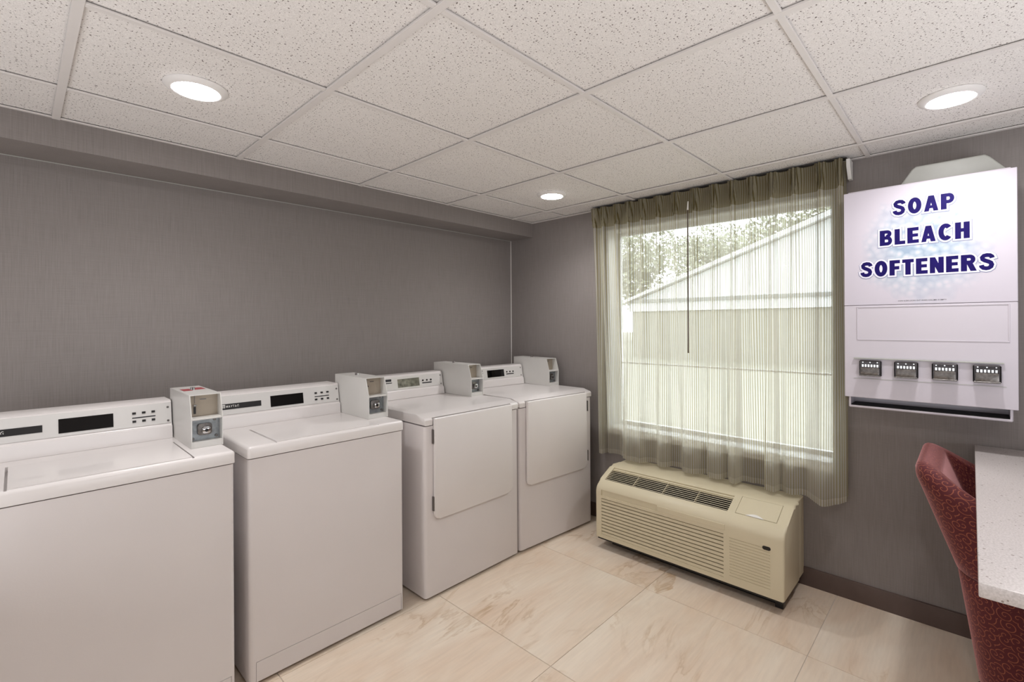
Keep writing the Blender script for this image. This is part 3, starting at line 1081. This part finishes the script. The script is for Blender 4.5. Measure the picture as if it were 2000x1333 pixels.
def curtain_x(y, z):
    head = 2.585
    if z >= ZP:
        v = (z - ZP) / (ZT - ZP)
        w = .0085 + .011 * v
        bump = 0
        for yi in PL:
            d = abs(y - yi)
            if d < .05:
                e = math.exp(-((y - yi) / (1.45 * w)) ** 4)
                fin = .5 + .5 * math.cos(2 * PI * (y - yi) / w)
                bump = max(bump, e * (.55 + .45 * fin))
        bow = .006 * math.sin(PI * min(1, max(0, v)))
        return head - .046 * bump + bow * (1 - bump)
    v = (ZP - z) / (ZP - .47)          # 0 at the pinch .. 1 at the hem
    fold = 0
    for yi, dr, am in zip(PL, drift, amp):
        yc = yi + dr * v
        w = .011 + .008 * min(1, v * 3)
        d = y - yc
        if abs(d) < .12:
            fold = max(fold, am * math.exp(-(d / w) ** 2))
    k = v ** 1.3
    k = k * k * (3 - 2 * k) if k < 1 else 1
    a = head + .014 * min(1, 4 * v) - .044 * fold * (1 - .6 * k)
    return a * (1 - k) + (interp(BOT, y) + (-.016 * fold)) * k
ys = []
y = 1.532
while y > .084:
    ys.append(y)
    y -= .0032
zs = [2.126, 2.10, 2.075, 2.05, 2.03, 2.012, 1.995, 1.97, 1.93, 1.88, 1.80, 1.70, 1.58, 1.45, 1.30, 1.15, 1.0, .88, .77, .68, .60, .54, .508]
def sheet(rows, mat, name, parent, yshift=None, dx=0.0):
    me = bpy.data.meshes.new(name)
    V, F, UV = [], [], []
    arc = 0
    prev = None
    for j, yy in enumerate(ys):
        p = (curtain_x(yy, .80), yy)
        if prev:
            arc += math.hypot(p[0] - prev[0], p[1] - prev[1])
        prev = p
        for z in rows:
            yb = yy
            t_ = max(0, min(1, (2.0 - z) / 1.5))
            # both sides hang a little inwards on the left, outwards at the bottom right
            yb -= .030 * t_ * max(0, (yy - 1.40) / .13)
            zz = z
            if z < .6:
                zz = z + .012 * max(0, (.14 - yy) / .06) * (.6 - z) / .12 - .012 * math.exp(-((yy - .17) / .05) ** 2) * (.6 - z) / .12
            V.append((curtain_x(yy, z) + dx - cl.x, yb - cl.y, zz - cl.z))
            UV.append((arc, z))
    R = len(rows)
    for j in range(len(ys) - 1):
        for i in range(R - 1):
            F.append((j * R + i, j * R + i + 1, (j + 1) * R + i + 1, (j + 1) * R + i))
    me.from_pydata(V, [], F)
    ul = me.uv_layers.new(name='cloth')
    for lp in me.loops:
        ul.data[lp.index].uv = UV[lp.vertex_index]
    for p in me.polygons:
        p.use_smooth = True
    me.materials.append(mat)
    o = bpy.data.objects.new(name, me)
    COL.objects.link(o)
    o.parent = parent
    return o
sheet([z for z in zs if z <= 2.0], M['sheer'], 'drape', ct)
sheet([z for z in zs if z >= 1.99], M['sheer_header'], 'header_band', ct)
sheet([.508, .49, .478], M['sheer_hem'], 'hem', ct)
# side returns: the doubled edges of the cloth
def return_edge(y0, y1, xo, mat, name):
    me = bpy.data.meshes.new(name)
    V, F, UV = [], [], []
    k = 9
    for i in range(k):
        u = i / (k - 1)
        for z in zs:
            t_ = max(0, min(1, (2.0 - z) / 1.5))
            yy = y0 + (y1 - y0) * u
            yb = yy - .030 * t_ * max(0, (yy - 1.40) / .13)
            V.append((xo + .012 * math.sin(u * PI) - cl.x, yb - cl.y, z - cl.z))
            UV.append((u * abs(y1 - y0) * 1.7, z))
    R = len(zs)
    for j in range(k - 1):
        for i in range(R - 1):
            F.append((j * R + i, j * R + i + 1, (j + 1) * R + i + 1, (j + 1) * R + i))
    me.from_pydata(V, [], F)
    ul = me.uv_layers.new(name='cloth')
    for lp in me.loops:
        ul.data[lp.index].uv = UV[lp.vertex_index]
    for p in me.polygons:
        p.use_smooth = True
    me.materials.append(mat)
    o = bpy.data.objects.new(name, me)
    COL.objects.link(o)
    o.parent = ct
    return o
return_edge(1.532, 1.480, 2.606, M['sheer_header'], 'side_hem')
return_edge(.084, .150, 2.618, M['sheer'], 'side_hem')
return_edge(.084, .118, 2.628, M['sheer'], 'side_hem')
wd = obj('wand', cyl((2.525 - cl.x, .838 - cl.y, 1.178 - cl.z), (2.525 - cl.x, .836 - cl.y, 2.0 - cl.z), .0042, n=10), M['wand'], ct)
obj('wand_hook', cyl((2.525 - cl.x, .836 - cl.y, 2.0 - cl.z), (2.530 - cl.x, .836 - cl.y, 2.05 - cl.z), .005, .003, n=8), M['white'], wd)

tr_ = thing('curtain_track', 'white curtain track under the ceiling with an end bracket at the right', 'curtain track', (2.60, .81, H))
obj('rail', box(-.020, .020, -.735, .735, -.0075, -.0055 + .002, .001, 1), M['black'], tr_, label='rail coloured dark for the shadow gap above the header')  # black stands in for the shadow gap between header and ceiling
b = prism([(.058, -.012), (-.020, -.012), (-.016, -.045), (.022, -.100), (.058, -.100)], -.748, -.733, lambda p, q, a: (p, a, q))
obj('end_bracket', b, M['white'], tr_)
obj('end_bracket', prism([(.058, -.006), (-.012, -.006), (-.012, -.030), (.058, -.06)], .722, .735, lambda p, q, a: (p, a, q)), M['white'], tr_)

# ------------------------------------------------------------------ soap dispenser
vd = thing('soap_dispenser', 'white coin-operated laundry soap vending machine mounted on the right of the window', 'vending machine', (2.66, -.208, 1.0))
vo_ = Vector((2.66, -.208, 1.0))
def vb(x0, x1, y0, y1, z0, z1, bev=0, seg=2, **kw):
    return box(x0 - vo_.x, x1 - vo_.x, y0 - vo_.y, y1 - vo_.y, z0 - vo_.z, z1 - vo_.z, bev, seg, **kw)
X0 = 2.46
body = obj('body', vb(X0 + .010, 2.6605, -.470, .055, .966, 1.938, .004, 1), M['vend'], vd)
cut(body, [vb(X0 - .01, X0 + .12, -.462, .047, .976, 1.016)])
obj('tray_shade', vb(X0 + .012, X0 + .1195, -.4615, .0465, .9765, .9790), M['rubber'], vd)  # black sheets stand in for the shade inside the tray slot
obj('tray_shade', vb(X0 + .1205, X0 + .126, -.4615, .0465, .9765, 1.0155), M['rubber'], vd)
fp = obj('front_door', vb(X0, X0 + .010, -.484, .068, 1.014, 1.424, .0015, 1), M['vend'], vd)
sg = obj('sign_panel', vb(X0 - .001, X0 + .009, -.484, .068, 1.4255, 1.9315, .0015, 1), M['bubbles'], vd, label='printed sign with bubbles')
# the print material works in sign coordinates = world, so undo the local offset in the mesh
for v in sg.data.vertices:
    v.co += vo_
sg.location = -vo_
# heavy grotesque capitals, each letter from strokes on a cell 0..w by 0..1
TV, TH = .29, .22
def arc(cx, cy, rx, ry, a0, a1, n=14):
    return [(cx + rx * math.cos(math.radians(a0 + (a1 - a0) * i / n)), cy + ry * math.sin(math.radians(a0 + (a1 - a0) * i / n))) for i in range(n + 1)]
v2, h2 = TV / 2, TH / 2
def glyph(c):
    """list of (points, width) strokes and the cell width"""
    if c == 'O':
        return [(arc(.37, .5, .37 - v2, .5 - h2, 0, 360, 36), TV * .94)], .74
    if c == 'C':
        return [(arc(.37, .5, .37 - v2, .5 - h2, 42, 318, 28), TV * .9)], .72
    if c == 'S':
        cp = [(.60, .71), (.575, .80), (.49, .875), (.36, .895), (.22, .865), (.145, .765), (.165, .655), (.27, .575), (.42, .505), (.53, .43), (.57, .315), (.535, .19), (.44, .122), (.33, .105), (.20, .135), (.125, .215), (.105, .31)]
        return [(cp, TH * 1.06)], .71
    if c == 'A':
        return [([(.135, 0), (.36, 1)], .25), ([(.625, 0), (.40, 1)], .25), ([(.22, .28), (.54, .28)], .19)], .76
    if c == 'P':
        return [([(v2, 0), (v2, 1)], TV), ([(v2, 1 - h2), (.40, 1 - h2)] + arc(.40, .68, .16, .32 - h2, 90, -90, 14) + [(.40, .36 + h2), (v2, .36 + h2)], TH)], .70
    if c == 'R':
        return [([(v2, 0), (v2, 1)], TV), ([(v2, 1 - h2), (.42, 1 - h2)] + arc(.42, .71, .155, .29 - h2, 90, -90, 14) + [(.42, .42 + h2), (v2, .42 + h2)], TH), ([(.40, .50), (.60, 0)], TV)], .74
    if c == 'B':
        return [([(v2, 0), (v2, 1)], TV), ([(v2, 1 - h2), (.42, 1 - h2)] + arc(.42, .75, .135, .25 - h2, 90, -90, 12) + [(.42, .5), (v2, .5)], TH),
                ([(v2, .5), (.44, .5)] + arc(.44, .30, .145, .30 - h2, 90, -90, 12) + [(.44, h2), (v2, h2)], TH)], .72
    if c == 'L':
        return [([(v2, 0), (v2, 1)], TV), ([(v2, h2), (.58, h2)], TH)], .58
    if c == 'E':
        return [([(v2, 0), (v2, 1)], TV), ([(v2, h2), (.61, h2)], TH), ([(v2, .5), (.57, .5)], TH * .92), ([(v2, 1 - h2), (.60, 1 - h2)], TH)], .61
    if c == 'F':
        return [([(v2, 0), (v2, 1)], TV), ([(v2, .49), (.54, .49)], TH), ([(v2, 1 - h2), (.58, 1 - h2)], TH)], .59
    if c == 'H':
        return [([(v2, 0), (v2, 1)], TV), ([(.70 - v2, 0), (.70 - v2, 1)], TV), ([(v2, .52), (.70 - v2, .52)], TH)], .70
    if c == 'T':
        return [([(.31, 0), (.31, 1)], TV), ([(0, 1 - h2), (.62, 1 - h2)], TH)], .62
    if c == 'N':
        return [([(v2 * .92, 0), (v2 * .92, 1)], TV * .92), ([(.70 - v2 * .92, 0), (.70 - v2 * .92, 1)], TV * .92), ([(.14, 1), (.56, 0)], .26)], .70
def strokes(s, y0, y1, z0, z1, grow, x, name, mat, sink=0.0):
    gl, cur = [], 0
    for c in s:
        g_, w = glyph(c)
        gl.append((cur, g_))
        cur += w + .11
    tot = cur - .11
    sy, sz = (y1 - y0) / tot, (z1 - z0)
    gu = grow / abs(sy) * 1.0
    V, F = [], []
    kk = 0
    for off, g_ in gl:
        for pts, w in g_:
            kk = (kk + 1) % 5
            P_ = [Vector((p[0] + off, p[1])) for p in pts]
            closed = (P_[0] - P_[-1]).length < 1e-6
            if closed:
                P_.pop()
            m = len(P_)
            base_ = len(V)
            for i, p in enumerate(P_):
                a_ = P_[(i - 1) % m] if (closed or i > 0) else p
                b_ = P_[(i + 1) % m] if (closed or i < m - 1) else p
                # square-on tangents keep bar ends upright
                d = (b_ - a_).normalized()
                nrm = Vector((-d.y, d.x))
                if len(pts) == 2 and abs(d.y) > .5:
                    nrm = Vector((-1 if d.y > 0 else 1, 0))
                q = Vector(p)
                if not closed and i == 0:
                    q = q - d * gu
                if not closed and i == m - 1:
                    q = q + d * gu
                hw = w / 2 + gu
                for sgn in (1, -1):
                    r_ = q + nrm * hw * sgn
                    V.append((x - kk * 4e-5 - i * 1.2e-6, y0 + r_.x * sy, z0 + r_.y * sz - sink))
            for i in range(m if closed else m - 1):
                j = (i + 1) % m
                F.append((base_ + 2 * i, base_ + 2 * i + 1, base_ + 2 * j + 1, base_ + 2 * j))
    me = bpy.data.meshes.new(name)
    me.from_pydata(V, [], F)
    me.materials.append(mat)
    o = bpy.data.objects.new(name, me)
    COL.objects.link(o)
    o.parent = sg
    return o
def word(s, y0, y1, z0, z1):
    strokes(s, y0, y1, z0, z1, .0078, X0 - .0013, 'letter_outline', M['print_grey'], .0012)
    strokes(s, y0, y1, z0, z1, .0062, X0 - .0016, 'letter_outline', M['halo'])
    strokes(s, y0, y1, z0, z1, .0, X0 - .0019, 'lettering', M['navy'])
word('SOAP', -.110, -.309, 1.806, 1.870)
word('BLEACH', -.064, -.352, 1.681, 1.747)
word('SOFTENERS', .006, -.422, 1.550, 1.615)
text_mesh('fine_print', 'COIN SLIDE LOCKS OUT WHEN COLUMN IS EMPTY', M['print_black'], sg, -.126, -.282, 1.4375, 1.4425, X0 - .0013, bold=.01)
# empty notice frame
for a in ((-.462, .021, 1.4145, 1.4185), (-.462, .021, 1.271, 1.275), (.017, .021, 1.275, 1.4145), (-.462, -.458, 1.275, 1.4145)):
    obj('notice_frame', vb(X0 - .0022, X0, a[0], a[1], a[2], a[3], .0006, 1), M['vend'], fp)
obj('coin_ledge', vb(X0 - .010, X0, -.446, .032, 1.187, 1.192, .001, 1), M['hoodplastic'], fp)
obj('door_seam', vb(X0 - .0012, X0, -.452, .034, 1.0985, 1.1005), M['hoodplastic'], fp)
for k, yc in enumerate((-.0285, -.152, -.275, -.398)):
    hw = .040
    pl = obj('coin_mechanism', vb(X0 - .016, X0, yc - hw, yc + hw, 1.112, 1.181, .004, 1), M['coin_plate'], vd)
    obj('slide_face', vb(X0 - .030, X0 - .016, yc - hw * .84, yc + hw * .84, 1.116, 1.152, .004, 2), M['dark_chrome'], pl)
    obj('slide_edge', vb(X0 - .034, X0 - .016, yc - hw * .94, yc + hw * .94, 1.1135, 1.119, .001, 1), M['dark_chrome'], pl)
    for q in range(6):
        yq = yc + (q - 2.5) * .0105
        obj('coin_slot', vb(X0 - .0185, X0 - .0155, yq - .0032, yq + .0032, 1.153, 1.164), M['chrome'] , pl)
    for q in (-1, 0, 1):
        obj('rivet', cyl((X0 - .018 - vo_.x, yc + q * .026 - vo_.y, 1.173 - vo_.z), (X0 - .016 - vo_.x, yc + q * .026 - vo_.y, 1.173 - vo_.z), .0025, n=8), M['chrome'], pl)

hd = thing('plastic_housing', 'pale grey plastic housing with sloped ends on the wall above the soap dispenser', 'housing', (2.66, -.29, 1.94))
pts = [(-.17, .0), (-.122, .072), (-.108, .083), (.108, .083), (.124, .070), (.166, .018), (.166, .0)]
obj('shell', prism([(-p, q) for p, q in pts], -.115, 0.0, lambda p, q, a: (a, p, q), bev=.008, seg=3), M['hoodplastic'], hd)
obj('back_plate', box(-.004, .0005, -.13, .13, .001, .086), M['hoodplastic'], hd)

# ------------------------------------------------------------------ counter table
tb = thing('counter_table', 'speckled white stone counter table at the right edge of the room', 'table', (1.92, -.70, 0))
obj('tabletop', box(1.203 - 1.92, 2.648 - 1.92, -1.04 + .70, -.362 + .70, .800, .830, .003, 2), M['quartz'], tb)
obj('support_panel', box(1.28 - 1.92, 2.60 - 1.92, -1.03 + .70, -1.005 + .70, 0, .800, .002, 1), M['white'], tb)
obj('wall_cleat', box(2.600 - 1.92, 2.648 - 1.92, -1.004 + .70, -.42 + .70, .74, .800, .002, 1), M['white'], tb)

# ------------------------------------------------------------------ upholstered desk chair
ch = thing('upholstered_desk_chair', 'burgundy scroll-patterned upholstered desk chair on casters tucked under the counter', 'chair', (2.29, -.62, 0))


def tub(name, prof, parent, mat, rim=None, nseg=72, x_half=.290, closed=True):
    """sweep a section around a U-shaped plan; prof(s, b) -> list of (inset, z, lean) points; b = 0 at the arm fronts, 1 at the back"""
    path = []
    R = .125
    arm, back = -.30, .26
    pts = []
    k = 14
    for i in range(k):
        pts.append((-x_half, arm + (back - R - arm) * i / k, -1, 0))
    for i in range(k + 1):
        a = PI - i / k * PI / 2
        pts.append((-x_half + R + R * math.cos(a), back - R + R * math.sin(a), math.cos(a), math.sin(a)))
    for i in range(1, 8):
        pts.append((-x_half + R + (2 * x_half - 2 * R) * i / 8, back, 0, 1))
    for i in range(k + 1):
        a = PI / 2 - i / k * PI / 2
        pts.append((x_half - R + R * math.cos(a), back - R + R * math.sin(a), math.cos(a), math.sin(a)))
    for i in range(1, k + 1):
        pts.append((x_half, back - R + (arm - back + R) * i / k, 1, 0))
    n_ = len(pts)
    me = bpy.data.meshes.new(name)
    V, F, UV = [], [], []
    arc = 0
    prev = None
    for (x, y, nx, ny) in pts:
        if prev:
            arc += math.hypot(x - prev[0], y - prev[1])
        prev = (x, y)
        b = max(0.0, min(1.0, (y - arm) / (back - arm)))
        sec = prof(b)
        vv = 0
        lp = None
        for (ins, z, lean) in sec:
            if lp:
                vv += math.hypot(ins - lp[0], z - lp[1])
            lp = (ins, z)
            V.append((x - nx * ins, y - ny * ins + lean, z))
            UV.append((arc, vv))
    R_ = len(sec)
    for j in range(n_ - 1):
        for i in range(R_):
            i2 = (i + 1) % R_
            F.append((j * R_ + i, j * R_ + i2, (j + 1) * R_ + i2, (j + 1) * R_ + i))
    F.append(tuple(range(R_)))
    F.append(tuple((n_ - 1) * R_ + i for i in range(R_))[::-1])
    me.from_pydata(V, [], F)
    ul = me.uv_layers.new(name='cloth')
    for l_ in me.loops:
        ul.data[l_.index].uv = UV[l_.vertex_index]
    bm = bmesh.new()
    bm.from_mesh(me)
    bmesh.ops.recalc_face_normals(bm, faces=bm.faces)
    bm.to_mesh(me)
    bm.free()
    for p in me.polygons:
        p.use_smooth = True
    me.set_sharp_from_angle(angle=math.radians(50))
    me.materials.append(mat)
    o = bpy.data.objects.new(name, me)
    COL.objects.link(o)
    o.parent = parent
    return o


def lean(z, b):
    # the back tilts away from the table; the arms stay upright
    k = b ** 0.8
    return k * (.045 * (z - .19) / .31 if z < .5 else .045 + .132 * ((z - .5) / .36))


def upper(b):
    e = b * b * (3 - 2 * b)
    top = .655 + (.850 - .655) * max(0, min(1, (b - .5) / .5))
    T = .075
    out = [(.004, .500), (-.001, .506)]
    zr = .085 * min(1, (top - .52) / .25)
    for i in range(1, 7):
        out.append((-.001, .506 + (top - zr - .506) * i / 6))
    for i in range(1, 13):
        a = PI - PI * i / 13
        ca = math.cos(a)
        hz = zr if ca < .35 else zr - .045 * (ca - .35) / .65
        out.append((T / 2 + (T / 2 + .003) * ca, top - hz + hz * math.sin(a) ** .8))
    for i in range(0, 6):
        z_ = top - .045
        out.append((T, z_ - (z_ - .47) * i / 5))
    out.append((T * .9, .470))
    out.append((.02, .490))
    return [(i_, z, lean(z, b)) for i_, z in out]


def lower(b):
    out = [(.012, .115), (.004, .122), (.0, .14)]
    for i in range(1, 7):
        out.append((.0, .14 + (.488 - .14) * i / 6))
    out += [(.003, .4965), (.05, .4965), (.05, .115)]
    return [(i_, z, lean(z, b)) for i_, z in out]


tub('back_shell', upper, ch, M['fabric'])
tub('base_skirt', lower, ch, M['fabric'])
def cushion(x0, x1, y0, y1, z0, z1, bev, name, parent):
    b = box(x0, x1, y0, y1, z0, z1, bev, 4)
    o = obj(name, b, M['fabric'], parent)
    ul = o.data.uv_layers.new(name='cloth')
    for lp in o.data.loops:
        c = o.data.vertices[lp.vertex_index].co
        ul.data[lp.index].uv = (c.x + c.z, c.y + c.z * .3)
    return o
cushion(-.205, .205, -.30, .175, .30, .468, .03, 'seat', ch)
cushion(-.232, .232, -.302, .19, .17, .298, .01, 'seat_platform', ch)
sb = obj('star_base', cyl((0, -.03, .085), (0, -.03, .168), .03, .028, n=20), M['black'], ch)
for k in range(5):
    a = PI / 2 + .18 + k * 2 * PI / 5
    ca, sa = math.cos(a), math.sin(a)
    b = bmesh.new()
    prev = None
    prism([(.025, .075), (.25, .062), (.27, .066), (.27, .078), (.025, .112)], -.018, .018,
          lambda p, q, s, ca=ca, sa=sa: (p * ca - s * sa, p * sa + s * ca - .03, q), b, bev=.004, seg=1)
    obj('base_arm', b, M['black'], sb)
    cxr, cyr = .268 * ca, .268 * sa - .03
    b = cyl((cxr - .016, cyr, .028), (cxr - .004, cyr, .028), .0275, n=20)
    cyl((cxr + .004, cyr, .028), (cxr + .016, cyr, .028), .0275, n=20, bm=b)
    cyl((cxr, cyr, .030), (cxr, cyr, .066), .008, n=10, bm=b)
    box(cxr - .018, cxr + .018, cyr - .016, cyr + .016, .034, .060, .008, 2, bm=b)
    obj('caster', b, M['rubber'], ch)

# ------------------------------------------------------------------ outdoors
GZ = -.25
lawn = struct('ground', box(2.9, 70, -45, 60, GZ - .2, GZ), M['grass'])
bd = thing('gabled_building', 'white gabled building across the lawn outside the window', 'building', (20, 3.5, GZ))
ez = 2.30 - GZ
f = lambda p, q, a: (a, p, q)
obj('wall', prism([(-9.5, 0), (8.0, 0), (8.0, ez), (-9.5, ez)], .0, 9, f), M['extwall'], bd)
obj('gable', prism([(-9.6, ez), (8.1, ez), (-.7, ez + 3.0)], -.02, 9, f), M['wing'], bd)
obj('fascia', box(-.12, .0, -9.6, 8.1, ez - .42, ez - .02), M['wing'], bd)
obj('gutter', box(-.22, -.02, -9.7, 8.2, ez - .02, ez + .12), M['exttrim'], bd)
for s in (-1, 1):
    p0 = (-9.9 if s < 0 else 8.4)
    pts = [(p0, ez - .05), (p0, ez + .08), (-.7, ez + 3.22), (-.7, ez + 3.02)]
    obj('roof', prism(pts, -.35, 9.2, f), M['wing'], bd)


def tree(label, x, y, h, r, n, seed):
    t = thing('leafy_tree', label, 'tree', (x, y, GZ), 0, 'trees beyond the building')
    rn = random.Random(seed)
    b = cyl((0, 0, 0), (0, 0, h * .55), .16, .09, n=10)
    for k in range(6):
        a = k * 1.05
        cyl((0, 0, h * (.3 + .04 * k)), (r * .6 * math.cos(a), r * .6 * math.sin(a), h * (.55 + .05 * k)), .06, .03, n=6, bm=b)
    obj('trunk', b, M['bark'], t)
    V, F = [], []
    blobs = [(rn.uniform(-r, r) * .6, rn.uniform(-r, r) * .6, h * rn.uniform(.5, .88), r * rn.uniform(.35, .6)) for _ in range(12)]
    for i in range(n):
        bx_, by_, bz_, br = rn.choice(blobs)
        d = Vector((rn.gauss(0, 1), rn.gauss(0, 1), rn.gauss(0, 1))).normalized() * br * rn.uniform(.6, 1)
        c = Vector((bx_, by_, bz_)) + d
        u = Vector((rn.gauss(0, 1), rn.gauss(0, 1), rn.gauss(0, 1))).normalized() * .2
        w = u.orthogonal().normalized() * .12
        k = len(V)
        V += [c - u, c - w, c + u, c + w]
        F.append((k, k + 1, k + 2, k + 3))
    me = bpy.data.meshes.new('foliage')
    me.from_pydata(V, [], F)
    me.materials.append(M['leaf'])
    o = bpy.data.objects.new('foliage', me)
    COL.objects.link(o)
    o.parent = t
    o['kind'] = 'stuff'
    return t


tree('pale tree seen through the curtain left of the white gable', 33, 19.0, 8.6, 4.4, 5200, 1)
tree('pale tree rising behind the middle of the gable roof', 47, 18.4, 11.6, 4.6, 5200, 2)
tree('pale tree showing above the upper slope of the gable roof', 36, 8.3, 9.8, 4.0, 5200, 3)
